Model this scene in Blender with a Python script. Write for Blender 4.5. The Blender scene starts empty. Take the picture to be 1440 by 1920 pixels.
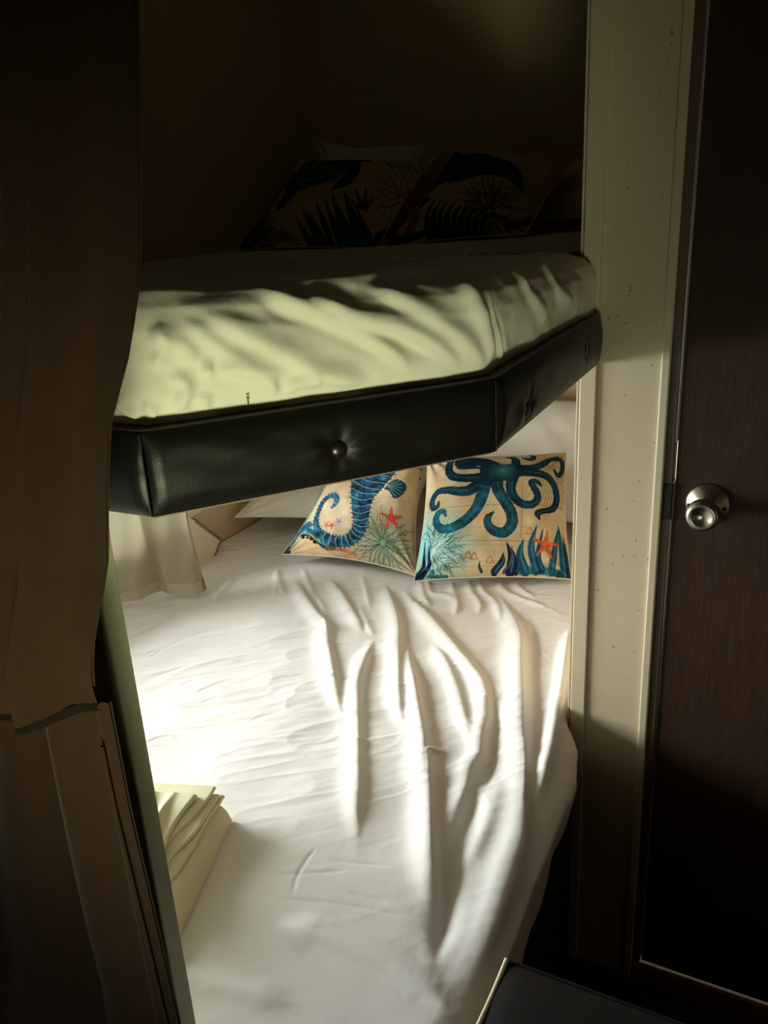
import bpy, bmesh, math, random
import numpy as np
from mathutils import Vector, Matrix
D = bpy.data; SC = bpy.context.scene; COL = SC.collection
random.seed(4); RNG = np.random.default_rng(7)

# ================= camera =================
cam = D.cameras.new('camera'); camo = D.objects.new('camera', cam); COL.objects.link(camo)
cam.sensor_fit = 'VERTICAL'; cam.sensor_height = 24.0; cam.lens = 1577.0 / 1920.0 * 24.0
cam.clip_start = .02; cam.clip_end = 60
camo.matrix_world = Matrix([[0.889217, -0.113997, 0.443056, 0.0], [0.454603, 0.328744, -0.827807, 0.0], [-0.051284, 0.937514, 0.344148, 1.6], [0.0, 0.0, 0.0, 1.0]])
SC.camera = camo

# ================= world, lights, exposure =================
w = D.worlds.new('sky'); SC.world = w; w.use_nodes = True
bg = w.node_tree.nodes['Background']; bg.inputs[0].default_value = (.80, .90, .95, 1); bg.inputs[1].default_value = 5.0
vs = SC.view_settings; vs.view_transform = 'Standard'; vs.look = 'None'; vs.gamma = 1; vs.use_curve_mapping = False; vs.exposure = 0
def area(name, loc, target, sx, sy, power, color, spread=180):
    l = D.lights.new(name, 'AREA'); l.shape = 'RECTANGLE'; l.size = sx; l.size_y = sy; l.energy = power; l.color = color; l.spread = math.radians(spread)
    o = D.objects.new(name, l); COL.objects.link(o); o.location = loc
    d = Vector(target) - Vector(loc); o.rotation_euler = d.to_track_quat('-Z', 'Y').to_euler(); return o
area('bunk_window_daylight', (-2.50, .50, 1.16), (-.80, 1.40, .85), 1.9, .9, 212.0, (1.0, .975, .985))
area('cabin_window_daylight', (.24, -.50, .84), (-.53, .68, 1.37), .42, .22, .82, (.97, 1.0, .57), 36)
area('upper_bunk_fill', (.20, -.56, .80), (-.30, .8, 1.30), .42, .30, .85, (1.0, .88, .62))  # added wide fill lamp to lift the upper bunk, not a separate source

# ---------- shared cloth surfaces (plain numpy) ----------
def resamp(P, n):
    P = np.array(P, float); s = np.r_[0, np.cumsum(np.linalg.norm(np.diff(P, axis=0), axis=1))]
    t = np.linspace(0, s[-1], n)
    return np.stack([np.interp(t, s, P[:, i]) for i in range(P.shape[1])], 1)
MO = [(-1.60, .585), (-.562, .585), (-.340, .878), (-.350, 1.418)]   # mattress outline, left wall to partition
MQ = [(-1.60, .93), (-.80, .93), (-.66, 1.08), (-.66, 1.418)]
MB = [(-1.60, 2.555), (-1.0, 2.555), (-.378, 2.555), (-.378, 1.422)]
def knots(K, fr, n):
    K = np.array(K, float); t = np.linspace(0, 1, n)
    return np.stack([np.interp(t, fr, K[:, i]) for i in range(2)], 1)
MPROF = [(.03, 1.345), (.012, 1.375), (.0, 1.40), (-.009, 1.425), (-.011, 1.450), (-.008, 1.474), (.002, 1.490), (.018, 1.501), (.045, 1.508), (.12, 1.510), (.20, 1.511), (.36, 1.509)]
def upper_grid(ns=520, nt=190, nb=50):
    L = np.linalg.norm(np.diff(np.array(MO), axis=0), axis=1); fr = np.r_[0, np.cumsum(L)] / L.sum()
    O = knots(MO, fr, ns); Q = knots(MQ, fr, ns); B = knots(MB, fr, ns)
    k = 13; ker = np.hanning(k + 2)[1:-1]; ker /= ker.sum()
    def sm(P):
        R = np.stack([np.convolve(np.pad(P[:, i], k // 2, 'edge'), ker, 'valid') for i in range(2)], 1); R[:2] = P[:2]; R[-2:] = P[-2:]; return R
    O = sm(O); Q = sm(sm(sm(Q)))
    pr = resamp(MPROF, nt)
    V = np.zeros((nt + nb, ns, 3))
    for j in range(nt):
        f = pr[j, 0] / .36
        V[j, :, :2] = O * (1 - f) + Q * f; kk = np.interp(np.linspace(0, 1, ns), [0, fr[1], fr[2], 1], [1.24, 1.22, 1.08, .99]); bl = np.clip((f - .20) / .8, 0, 1); bl = bl * bl * (3 - 2 * bl)
        V[j, :, 2] = 1.345 + (pr[j, 1] - 1.345) * (kk * (1 - bl) + bl)
    for j in range(nb):
        f = (j + 1) / nb
        V[nt + j, :, :2] = Q * (1 - f) + B * f; V[nt + j, :, 2] = 1.509
    W = np.clip((V[..., 1] - 1.0) / .8, 0, 1) * np.clip((-.45 - V[..., 0]) / .2, 0, 1); V[..., 2] -= W * (.002 + .022 * np.clip((-.6 - V[..., 0]) / .8, 0, 1))
    return V
def bed_xr(y): return np.interp(y, [.5, .88, 1.09, 1.23, 1.415, 1.44, 3], [-.312, -.325, -.337, -.342, -.372, -.382, -.382])
def bed_bulge(y): return np.interp(y, [.5, 1.15, 1.25, 1.33, 1.41, 3], [.03, .034, .036, .03, .002, 0])
def bed_hem(y): return np.interp(y, [.5, .9, 1.0, 1.1, 1.2, 1.3, 3], [.43, .44, .46, .49, .51, .50, .50])
def bed_grid(nx=560, ny=760, nq=40, nf=16):
    ys = np.linspace(.535, 2.558, ny); rows = []
    for y in ys:
        xr = bed_xr(y); r = .022; b = bed_bulge(y); zh = bed_hem(y)
        x = np.linspace(-1.605, xr - r, nx); top = np.stack([x, x * 0 + .632], 1)
        a = np.linspace(0, 1, 14)[1:]; th = a * math.pi / 2
        cr = np.stack([xr - r + r * np.sin(th) * (1 + b / r * a), .632 - r + r * np.cos(th)], 1)
        q = np.linspace(0, 1, nq)[1:]
        sd = np.stack([xr + b * (1 - .55 * q ** 1.6), (.632 - r) * (1 - q) + zh * q], 1)
        rows.append(np.vstack([top, cr, sd]))
    R = np.array(rows); V = np.zeros(R.shape[:2] + (3,)); V[..., 0] = R[..., 0]; V[..., 2] = R[..., 1]; V[..., 1] = ys[:, None]
    F = []
    for j in range(nf, 0, -1):                      # the front drop, down from the first row
        r0 = V[0].copy(); f = j / nf; r0[:, 1] -= .012 * min(1, f * 3); r0[:, 2] = r0[:, 2] - (r0[:, 2] - .43) * f; F.append(r0)
    return np.concatenate([np.array(F), V], 0)
def relief(U, W, strokes):
    """sum of soft ridges over coordinates U,W; stroke = (amp, w_left, w_right, pts)"""
    H = np.zeros(U.shape)
    for A, wl, wr, pts in strokes:
        P = np.array(pts, float)
        if len(P) > 2: P = catmull(P, 5)
        m = 3.0 * max(wl, wr)
        sel = (U > P[:, 0].min() - m) & (U < P[:, 0].max() + m) & (W > P[:, 1].min() - m) & (W < P[:, 1].max() + m)
        u = U[sel]; w = W[sel]
        if u.size == 0: continue
        best = np.full(u.shape, 1e9); sgn = np.ones(u.shape); tt = np.zeros(u.shape)
        s = np.r_[0, np.cumsum(np.linalg.norm(np.diff(P, axis=0), axis=1))]; T = s[-1]
        for i in range(len(P) - 1):
            a = P[i]; d = P[i + 1] - a; l2 = d @ d + 1e-12
            k = np.clip(((u - a[0]) * d[0] + (w - a[1]) * d[1]) / l2, 0, 1)
            dx = u - a[0] - k * d[0]; dy = w - a[1] - k * d[1]; dd = dx * dx + dy * dy
            c = dd < best; best[c] = dd[c]; sgn[c] = np.sign(d[0] * dy - d[1] * dx)[c]; tt[c] = ((s[i] + k * math.sqrt(l2)) / T)[c]
        ww = np.where(sgn > 0, wl, wr)
        tap = np.clip(np.minimum(tt, 1 - tt) / .22, 0, 1); tap = tap * tap * (3 - 2 * tap)
        H[sel] += A * np.exp(-best / (ww * (.45 + .55 * tap)) ** 2) * tap
    return H
def catmull(P, k):
    P = np.vstack([2 * P[0] - P[1], P, 2 * P[-1] - P[-2]]); out = []
    for i in range(1, len(P) - 2):
        for t in np.arange(k) / k:
            p0, p1, p2, p3 = P[i - 1], P[i], P[i + 1], P[i + 2]
            out.append(.5 * ((2 * p1) + (p2 - p0) * t + (2 * p0 - 5 * p1 + 4 * p2 - p3) * t * t + (3 * p1 - p0 - 3 * p2 + p3) * t ** 3))
    out.append(P[-2]); return np.array(out)

BED_STROKES = [
(0.011,0.012,0.026,[(-1.245,1.775),(-1.152,1.675),(-1.073,1.603),(-1.01,1.551),(-0.963,1.48),(-0.888,1.376),(-0.827,1.29),(-0.774,1.22)]),
(0.008,0.012,0.022,[(-1.154,1.81),(-1.083,1.738),(-1.006,1.662),(-0.939,1.592),(-0.909,1.549)]),
(0.011,0.012,0.024,[(-0.877,1.561),(-0.851,1.469),(-0.817,1.365),(-0.773,1.281),(-0.725,1.196),(-0.675,1.105),(-0.641,1.044),(-0.63,1.02),(-0.599,0.963),(-0.568,0.911)]),
(0.012,0.012,0.026,[(-0.994,1.832),(-0.911,1.719),(-0.844,1.616),(-0.786,1.496),(-0.734,1.389),(-0.687,1.303),(-0.642,1.231)]),
(0.012,0.014,0.026,[(-0.939,1.83),(-0.858,1.74),(-0.852,1.737),(-0.783,1.676),(-0.719,1.614),(-0.661,1.556),(-0.61,1.506),(-0.573,1.465),(-0.543,1.414),(-0.517,1.357),(-0.508,1.314),(-0.499,1.273),(-0.481,1.219),(-0.482,1.175),(-0.47,1.118),(-0.469,1.109),(-0.458,1.059),(-0.452,1.011),(-0.44,0.968),(-0.433,0.943)]),
(0.016,0.013,0.026,[(-0.817,1.597),(-0.738,1.462),(-0.69,1.383),(-0.638,1.294),(-0.592,1.213),(-0.547,1.125),(-0.572,1.184),(-0.527,1.094),(-0.502,1.04),(-0.463,0.958),(-0.435,0.91),(-0.416,0.877),(-0.405,0.847),(-0.393,0.809),(-0.378,0.769),(-0.366,0.741)]),
(0.017,0.013,0.034,[(-0.699,1.904),(-0.641,1.819),(-0.589,1.739),(-0.55,1.663),(-0.517,1.565),(-0.478,1.455),(-0.438,1.339),(-0.401,1.238),(-0.376,1.159),(-0.364,1.117),(-0.343,1.042),(-0.335,0.978),(-0.323,0.866),(-0.317,0.775),(-0.309,0.701)]),
(0.017,0.01,0.016,[(-0.465,1.788),(-0.448,1.698),(-0.433,1.625),(-0.408,1.508),(-0.389,1.402),(-0.367,1.29),(-0.35,1.17),(-0.346,1.151),(-0.344,1.098)]),
(0.008,0.012,0.022,[(-0.741,1.581),(-0.68,1.515),(-0.625,1.443),(-0.578,1.367),(-0.53,1.28),(-0.511,1.248)]),
(0.008,0.02,0.03,[(-0.423,1.167),(-0.41,1.08),(-0.405,0.996),(-0.407,0.934)]),
(-0.014,0.022,0.022,[(-0.45,1.136),(-0.436,1.051),(-0.425,0.974),(-0.412,0.906),(-0.399,0.857),(-0.382,0.802),(-0.371,0.765)]),
(-0.007,0.016,0.016,[(-0.57,1.812),(-0.531,1.701),(-0.472,1.506),(-0.419,1.347),(-0.378,1.212)]),
(-0.008,0.014,0.014,[(-0.537,1.431),(-0.488,1.318),(-0.457,1.214),(-0.437,1.133)]),
(0.009,0.03,0.012,[(-0.613,0.741),(-0.582,0.742),(-0.528,0.744),(-0.476,0.743),(-0.434,0.741),(-0.393,0.736),(-0.367,0.732),(-0.341,0.723),(-0.327,0.719)]),
(-0.003,0.024,0.014,[(-0.596,0.73),(-0.52,0.729),(-0.469,0.73),(-0.428,0.728),(-0.388,0.725),(-0.364,0.716),(-0.337,0.713)]),
(0.005,0.02,0.016,[(-0.773,0.623),(-0.713,0.621),(-0.653,0.616),(-0.605,0.623),(-0.551,0.632),(-0.504,0.636)]),
(-0.0012,0.0035,0.0035,[(-0.61,0.877),(-0.568,0.886),(-0.533,0.898),(-0.5,0.905)]),
(-0.0012,0.0035,0.0035,[(-0.676,0.813),(-0.634,0.829),(-0.595,0.851),(-0.56,0.872)]),
(-0.0012,0.0035,0.0035,[(-0.546,0.831),(-0.509,0.836),(-0.471,0.843)]),
(-0.0012,0.0035,0.0035,[(-0.614,0.788),(-0.628,0.824),(-0.633,0.858),(-0.634,0.895)]),
(-0.0012,0.0035,0.0035,[(-0.647,0.771),(-0.559,0.802),(-0.475,0.821),(-0.411,0.829)]),
(0.006,0.009,0.012,[(-1.499,1.313),(-1.483,1.379),(-1.462,1.426),(-1.416,1.501)]),
(0.006,0.009,0.012,[(-1.457,1.278),(-1.428,1.341),(-1.407,1.402)]),
(0.006,0.009,0.012,[(-1.427,1.608),(-1.438,1.669),(-1.432,1.705)]),
(0.006,0.009,0.012,[(-1.368,1.568),(-1.388,1.647),(-1.401,1.708)]),
(-0.001,0.0035,0.0035,[(-1.116,1.172),(-1.091,1.238),(-1.052,1.28)]),
(-0.001,0.0035,0.0035,[(-1.162,1.173),(-1.128,1.202)]),
(-0.001,0.0035,0.0035,[(-1.078,1.156),(-1.06,1.19)]),
(-0.001,0.0035,0.0035,[(-1.143,1.008),(-1.063,1.063),(-0.939,1.133)]),
(-0.001,0.0035,0.0035,[(-1.099,0.96),(-1.001,0.99),(-0.84,1.07)]),
(-0.001,0.0035,0.0035,[(-1.111,1.065),(-1.03,1.135),(-0.934,1.208)]),
(-0.001,0.0035,0.0035,[(-0.98,0.971),(-0.891,0.991)]),
(-0.001,0.0035,0.0035,[(-1.094,0.978),(-1.078,1.027),(-1.028,1.056)]),
(-0.001,0.0035,0.0035,[(-1.333,1.249),(-1.325,1.288),(-1.297,1.324)]),
(-0.001,0.0035,0.0035,[(-1.258,1.19),(-1.227,1.241),(-1.202,1.285)]),
(-0.001,0.0035,0.0035,[(-0.946,1.134),(-0.934,1.166),(-0.907,1.187)]),
(-0.001,0.0035,0.0035,[(-1.17,1.19),(-1.155,1.227)]),
(-0.001,0.0035,0.0035,[(-1.308,1.319),(-1.299,1.36),(-1.266,1.438)]),
(-0.001,0.0035,0.0035,[(-1.315,1.257),(-1.311,1.306)]),
(0.0012,0.0035,0.005,[(-1.116,0.985),(-1.076,1.036),(-1.037,1.04)]),
(0.0012,0.0035,0.005,[(-1.188,1.285),(-1.155,1.321),(-1.098,1.345)]),
(0.003,0.008,0.011,[(-1.221,1.635),(-1.258,1.701),(-1.331,1.808)]),
(0.003,0.008,0.011,[(-1.187,1.647),(-1.24,1.7),(-1.337,1.823)]),
(0.003,0.008,0.011,[(-0.953,1.676),(-1.001,1.748),(-1.083,1.868)]),
(0.003,0.008,0.011,[(-1.091,1.636),(-1.155,1.718),(-1.269,1.848)]),
(0.003,0.008,0.011,[(-0.876,1.55),(-0.985,1.677)]),
(0.003,0.008,0.011,[(-0.976,1.504),(-1.05,1.612),(-1.129,1.699)]),
(0.0011,0.003,0.004,[(-0.681,1.12),(-0.649,1.163),(-0.612,1.186)]),
(0.0045,0.009,0.013,[(-0.886,1.887),(-0.846,1.818),(-0.804,1.819),(-0.769,1.79)]),
(0.0045,0.009,0.013,[(-0.789,1.939),(-0.753,1.868),(-0.702,1.802),(-0.687,1.747)]),
(0.0045,0.009,0.013,[(-0.763,1.957),(-0.728,1.886),(-0.671,1.828),(-0.62,1.727)]),
(0.0045,0.009,0.013,[(-0.713,1.984),(-0.68,1.912),(-0.605,1.867),(-0.524,1.837)]),
(0.0045,0.009,0.013,[(-0.675,2.006),(-0.643,1.933),(-0.58,1.884)]),
(0.0045,0.009,0.013,[(-0.827,1.909),(-0.79,1.839),(-0.751,1.769),(-0.738,1.713)]),
(0.0045,0.009,0.013,[(-0.903,1.873),(-0.863,1.804),(-0.808,1.733)]),
(0.001,0.0035,0.0035,[(-0.556,1.673),(-0.505,1.652),(-0.448,1.603)])]
UP_STROKES = [
(0.010150000000000001,0.0119,0.0072,[(1.155,0.187),(1.185,0.16),(1.245,0.132),(1.29,0.11),(1.32,0.083)]),
(-0.0058,0.0085,0.008,[(1.155,0.165),(1.185,0.149),(1.245,0.127),(1.29,0.099)]),
(0.010150000000000001,0.0136,0.008,[(1.095,0.154),(1.14,0.132),(1.185,0.11),(1.215,0.094),(1.275,0.077)]),
(0.0116,0.0136,0.0072,[(1.2,0.171),(1.245,0.143),(1.305,0.127),(1.35,0.105),(1.38,0.083)]),
(-0.0058,0.00765,0.0072,[(1.215,0.149),(1.26,0.132),(1.305,0.116),(1.35,0.094)]),
(0.010150000000000001,0.0136,0.0072,[(1.275,0.176),(1.32,0.149),(1.365,0.121),(1.41,0.083)]),
(0.0058,0.00595,0.004,[(1.44,0.171),(1.425,0.143),(1.44,0.116),(1.47,0.072)]),
(0.0087,0.0136,0.008,[(1.395,0.187),(1.395,0.154),(1.41,0.116),(1.425,0.083)]),
(-0.0058,0.00425,0.004,[(1.44,0.16),(1.44,0.138),(1.47,0.105),(1.485,0.066)]),
(0.0058,0.0136,0.009600000000000001,[(1.56,0.193),(1.575,0.143),(1.65,0.099)]),
(0.0058,0.0136,0.009600000000000001,[(1.725,0.215),(1.695,0.143),(1.784,0.11)]),
(0.00725,0.010199999999999999,0.0072,[(1.05,0.138),(1.08,0.127),(1.095,0.11)]),
(0.00725,0.00765,0.005600000000000001,[(1.065,0.105),(1.08,0.094),(1.065,0.072)]),
(0.0087,0.00765,0.005600000000000001,[(1.11,0.099),(1.125,0.105),(1.155,0.094),(1.17,0.077)]),
(0.00725,0.00595,0.005600000000000001,[(1.005,0.088),(1.02,0.077),(1.035,0.072)]),
(0.0058,0.0068,0.005600000000000001,[(1.05,0.138),(1.065,0.127),(1.05,0.11)]),
(0.00725,0.010199999999999999,0.0072,[(1.08,0.149),(1.11,0.127),(1.14,0.11),(1.185,0.094)]),
(0.0058,0.0068,0.005600000000000001,[(1.095,0.105),(1.11,0.105)]),
(0.0058,0.00595,0.005600000000000001,[(1.185,0.077),(1.185,0.088),(1.215,0.088)]),
(0.00725,0.0153,0.011200000000000002,[(1.17,0.198),(1.26,0.187),(1.425,0.231),(1.5,0.187)]),
(0.0058,0.00595,0.005600000000000001,[(1.035,0.083),(1.05,0.072)]),
(0.0058,0.0068,0.0064,[(1.095,0.088),(1.095,0.072)])]
# ================= helpers =================
def lin(c): return tuple(((x / 12.92) if x <= .04045 else ((x + .055) / 1.055) ** 2.4) for x in (v / 255 for v in c))
def mat(name, col, rough=.6, var=.0, scale=20, bump=0, bscale=200, metal=0, col2=None, stretch=None, spec=.5, sheen=0, thresh=None, attr=None, weave=0):
    m = D.materials.new(name); m.use_nodes = True; nt = m.node_tree; N = nt.nodes; L = nt.links; b = N['Principled BSDF']
    b.inputs['Roughness'].default_value = rough; b.inputs['Metallic'].default_value = metal; b.inputs['Specular IOR Level'].default_value = spec
    if sheen: b.inputs['Sheen Weight'].default_value = sheen
    c = (*lin(col), 1)
    tc = N.new('ShaderNodeTexCoord'); mp = N.new('ShaderNodeMapping'); L.new(tc.outputs['Object'], mp.inputs[0])
    if stretch: mp.inputs['Scale'].default_value = stretch
    nz = N.new('ShaderNodeTexNoise'); nz.inputs['Scale'].default_value = scale; nz.inputs['Detail'].default_value = 5; L.new(mp.outputs[0], nz.inputs[0])
    mx = N.new('ShaderNodeMix'); mx.data_type = 'RGBA'
    c2 = (*lin(col2), 1) if col2 else (c[0] * (1 - var), c[1] * (1 - var), c[2] * (1 - var), 1)
    mx.inputs[6].default_value = c; mx.inputs[7].default_value = c2
    src = nz.outputs[0]
    if thresh:
        r = N.new('ShaderNodeMapRange'); r.inputs[1].default_value = thresh[0]; r.inputs[2].default_value = thresh[1]; L.new(src, r.inputs[0]); src = r.outputs[0]
    L.new(src, mx.inputs[0])
    out = mx.outputs[2]
    if attr:
        at = N.new('ShaderNodeAttribute'); at.attribute_name = attr; mm = N.new('ShaderNodeMix'); mm.data_type = 'RGBA'; mm.blend_type = 'MULTIPLY'; mm.inputs[0].default_value = 1
        L.new(at.outputs[0], mm.inputs[6]); L.new(mx.outputs[2], mm.inputs[7]); out = mm.outputs[2]
    L.new(out, b.inputs['Base Color'])
    if bump:
        n2 = N.new('ShaderNodeTexNoise'); n2.inputs['Scale'].default_value = bscale; n2.inputs['Detail'].default_value = 3; L.new(mp.outputs[0], n2.inputs[0])
        bp = N.new('ShaderNodeBump'); bp.inputs['Strength'].default_value = bump; bp.inputs['Distance'].default_value = .002; L.new(n2.outputs[0], bp.inputs['Height'])
        if weave:
            wv = N.new('ShaderNodeTexWave'); wv.inputs['Scale'].default_value = weave; wv.bands_direction = 'Z'; L.new(tc.outputs['Object'], wv.inputs[0])
            b2 = N.new('ShaderNodeBump'); b2.inputs['Strength'].default_value = .15; b2.inputs['Distance'].default_value = .0006; L.new(wv.outputs[0], b2.inputs['Height']); L.new(b2.outputs[0], bp.inputs['Normal'])
        L.new(bp.outputs[0], b.inputs['Normal'])
    return m
M = {}
M['sheet'] = mat('white_cotton_sheet', (236, 230, 226), .9, .04, 6, .25, 90, spec=.15)
M['usheet'] = mat('upper_cotton_sheet', (232, 228, 214), .9, .04, 6, .25, 90, spec=.15)
M['pillowcase'] = mat('pillowcase_cotton', (226, 218, 204), .9, .05, 8, .25, 120, spec=.15)
M['cream'] = mat('cream_folded_cotton', (238, 232, 196), .9, .06, 10, .2, 120, spec=.15)
M['vinyl'] = mat('black_vinyl', (18, 16, 13), .42, .2, 30, .10, 500, spec=.32)
M['button'] = mat('vinyl_button', (26, 23, 20), .30, .2, 30, .1, 500, spec=.6)
M['ply'] = mat('plywood_lit_edge', (150, 132, 108), .7, .2, 8, .1, 60, stretch=(1, 8, 1))
M['wall'] = mat('beige_wallboard', (214, 190, 156), .75, .06, 4, .15, 120)
M['panel'] = mat('partition_vinyl', (222, 224, 192), .6, .05, 4, .1, 120)
M['cabin'] = mat('cabin_wallboard', (112, 88, 62), .7, .06, 4, .1, 100)
M['ceil'] = mat('ceiling_board', (190, 180, 160), .8, .05, 4, .1, 100)
M['speck'] = mat('speckled_wallboard', (196, 180, 148), .55, 0, 95, .15, 160, col2=(142, 116, 84), thresh=(.66, .74))
M['trimv'] = mat('trim_vinyl', (196, 180, 150), .45, .04, 20, .05, 100)
M['trimd'] = mat('brown_door_edge', (92, 70, 52), .5, .2, 30, .1, 100)
M['metal'] = mat('satin_nickel', (196, 186, 166), .28, .12, 40, .06, 300, metal=1)
M['alum'] = mat('aluminium_edge', (200, 190, 175), .35, .1, 40, .05, 100, metal=1)
M['black'] = mat('dark_recess', (12, 10, 8), .8, .2, 20, .1, 50)
M['door'] = mat('dark_wood_laminate', (74, 51, 34), .6, 0, 14, .3, 40, col2=(38, 25, 17), stretch=(14, 14, 1.0), spec=.18)
M['floor'] = mat('dark_floor_vinyl', (52, 40, 32), .5, .4, 12, .1, 80, stretch=(1, 6, 1))
M['base'] = mat('dark_bed_base', (30, 24, 20), .6, .3, 20, .1, 80)
M['thresh'] = mat('threshold_strip', (130, 98, 78), .5, .1, 20, .05, 80)
M['drape'] = mat('dark_brown_drape', (60, 43, 31), .95, .25, 60, .5, 420, spec=.1, sheen=.1)
M['tie'] = mat('drape_tie_band', (34, 26, 19), .95, .25, 60, .4, 420, spec=.1)
M['seat'] = mat('dark_upholstery', (34, 28, 26), .8, .25, 60, .3, 500, spec=.2)
M['piping'] = mat('lit_rim_piping', (225, 214, 180), .7, .1, 60, .1, 200)  # cream tone paints in the light caught on the bench's left rim
M['linen'] = mat('unbleached_linen', (206, 199, 180), .95, 0, 16, .5, 500, col2=(172, 163, 142), spec=.1, weave=120)
def translucent(m, w, col):
    nt = m.node_tree; N = nt.nodes; t = N.new('ShaderNodeBsdfTranslucent'); t.inputs[0].default_value = (*lin(col), 1); x = N.new('ShaderNodeMixShader'); x.inputs[0].default_value = w
    nt.links.new(N['Principled BSDF'].outputs[0], x.inputs[1]); nt.links.new(t.outputs[0], x.inputs[2]); nt.links.new(x.outputs[0], N['Material Output'].inputs[0])
translucent(M['linen'], .35, (224, 218, 200))
M['linenhem'] = mat('linen_hem', (190, 181, 160), .95, .15, 60, .5, 500, spec=.1)
M['lining'] = mat('curtain_lining', (236, 222, 196), .9, .06, 20, .2, 200)
M['liningb'] = mat('grey_edge_band', (140, 130, 112), .9, .1, 30, .2, 200)
M['frame'] = mat('white_window_frame', (225, 222, 215), .4, .03, 20)
M['print'] = mat('printed_linen', (255, 255, 255), .9, .10, 140, .35, 420, spec=.12, attr='print')
M['black_mark'] = mat('dark_thread', (104, 100, 80), .8, .1, 40)
def glass():
    m = D.materials.new('window_glass'); m.use_nodes = True; N = m.node_tree.nodes; L = m.node_tree.links
    for n in list(N):
        if n.type == 'BSDF_PRINCIPLED': N.remove(n)
    t = N.new('ShaderNodeBsdfTransparent'); t.inputs[0].default_value = (.93, .97, .95, 1); g = N.new('ShaderNodeBsdfGlossy'); g.inputs['Roughness'].default_value = .02
    f = N.new('ShaderNodeFresnel'); f.inputs[0].default_value = 1.45; x = N.new('ShaderNodeMixShader')
    L.new(f.outputs[0], x.inputs[0]); L.new(t.outputs[0], x.inputs[1]); L.new(g.outputs[0], x.inputs[2]); L.new(x.outputs[0], N['Material Output'].inputs[0]); return m
M['glass'] = glass()

def tag(o, label=None, cat=None, group=None, kind=None):
    if label: o['label'] = label
    if cat: o['category'] = cat
    if group: o['group'] = group
    if kind: o['kind'] = kind
    return o
def link(name, me, m, parent=None, smooth=False):
    o = D.objects.new(name, me); COL.objects.link(o)
    if m: me.materials.append(m)
    if smooth: me.polygons.foreach_set('use_smooth', [True] * len(me.polygons))
    if parent: o.parent = parent; o.matrix_parent_inverse = parent.matrix_world.inverted()
    return o
def empty(name, loc):
    o = D.objects.new(name, None); COL.objects.link(o); o.location = loc; o.empty_display_size = .05
    o.matrix_world = Matrix.Translation(loc); return o
def box(name, lo, hi, m, parent=None, bev=0, seg=2):
    bm = bmesh.new(); bmesh.ops.create_cube(bm, size=1)
    for v in bm.verts: v.co = Vector([lo[i] + (v.co[i] + .5) * (hi[i] - lo[i]) for i in range(3)])
    if bev: bmesh.ops.bevel(bm, geom=bm.edges[:], offset=bev, segments=seg, affect='EDGES', profile=.5)
    me = D.meshes.new(name); bm.to_mesh(me); bm.free(); return link(name, me, m, parent, False)
def boxes(name, L, m, parent=None):
    bm = bmesh.new()
    for lo, hi in L:
        r = bmesh.ops.create_cube(bm, size=1)
        for v in r['verts']: v.co = Vector([lo[i] + (v.co[i] + .5) * (hi[i] - lo[i]) for i in range(3)])
    me = D.meshes.new(name); bm.to_mesh(me); bm.free(); return link(name, me, m, parent)
def gridmesh(name, V, m, parent=None, wrap=False, extra=None, col=None, flip=False):
    """V: rows x cols x 3 -> smooth quad mesh; extra: list of further grids in the same mesh"""
    grids = [V] + (extra or []); vs_, fs_, off = [], [], 0
    for G in grids:
        r, c = G.shape[:2]; vs_.append(G.reshape(-1, 3)); I = np.arange(r * c).reshape(r, c) + off
        if wrap: I = np.hstack([I, I[:, :1]])
        q = np.stack([I[:-1, :-1], I[:-1, 1:], I[1:, 1:], I[1:, :-1]], -1).reshape(-1, 4); fs_.append(q[:, ::-1] if flip else q); off += r * c
    A = np.vstack(vs_).astype(np.float32); F = np.vstack(fs_).astype(np.int32)
    me = D.meshes.new(name); me.vertices.add(len(A)); me.vertices.foreach_set('co', A.ravel())
    me.loops.add(F.size); me.loops.foreach_set('vertex_index', F.ravel()); me.polygons.add(len(F))
    me.polygons.foreach_set('loop_start', np.arange(0, F.size, 4, dtype=np.int32)); me.polygons.foreach_set('loop_total', np.full(len(F), 4, np.int32))
    me.update(calc_edges=True); me.validate()
    if col is not None:
        a = me.color_attributes.new('print', 'FLOAT_COLOR', 'POINT'); C4 = np.ones((len(A), 4), np.float32); C4[:len(col), :3] = col
        if len(col) < len(A): C4[len(col):, :3] = col.mean(0)
        a.data.foreach_set('color', C4.ravel())
    return link(name, me, m, parent, True)
def gnormals(V):
    du = np.gradient(V, axis=1); dv = np.gradient(V, axis=0); n = np.cross(du, dv); return n / (np.linalg.norm(n, axis=-1, keepdims=True) + 1e-12)
def vnoise(x, y, seed=0):
    r = np.random.default_rng(seed).random((64, 64)); xi = np.floor(x).astype(int); yi = np.floor(y).astype(int); fx = x - xi; fy = y - yi
    fx = fx * fx * (3 - 2 * fx); fy = fy * fy * (3 - 2 * fy); g = lambda a, b: r[a % 64, b % 64]
    return (g(xi, yi) * (1 - fx) + g(xi + 1, yi) * fx) * (1 - fy) + (g(xi, yi + 1) * (1 - fx) + g(xi + 1, yi + 1) * fx) * fy - .5
def tube(name, pts, r, m, parent=None, k=8):
    P = np.array(pts, float); T = np.gradient(P, axis=0); T /= np.linalg.norm(T, axis=1, keepdims=True); up = np.array([.01, .02, 1.]); R = []
    for p, t in zip(P, T):
        a = np.cross(t, up); a /= np.linalg.norm(a) + 1e-9; b = np.cross(a, t)
        R.append([p + r * (math.cos(2 * math.pi * i / k) * a + math.sin(2 * math.pi * i / k) * b) for i in range(k)])
    return gridmesh(name, np.array(R), m, parent, wrap=True)
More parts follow.
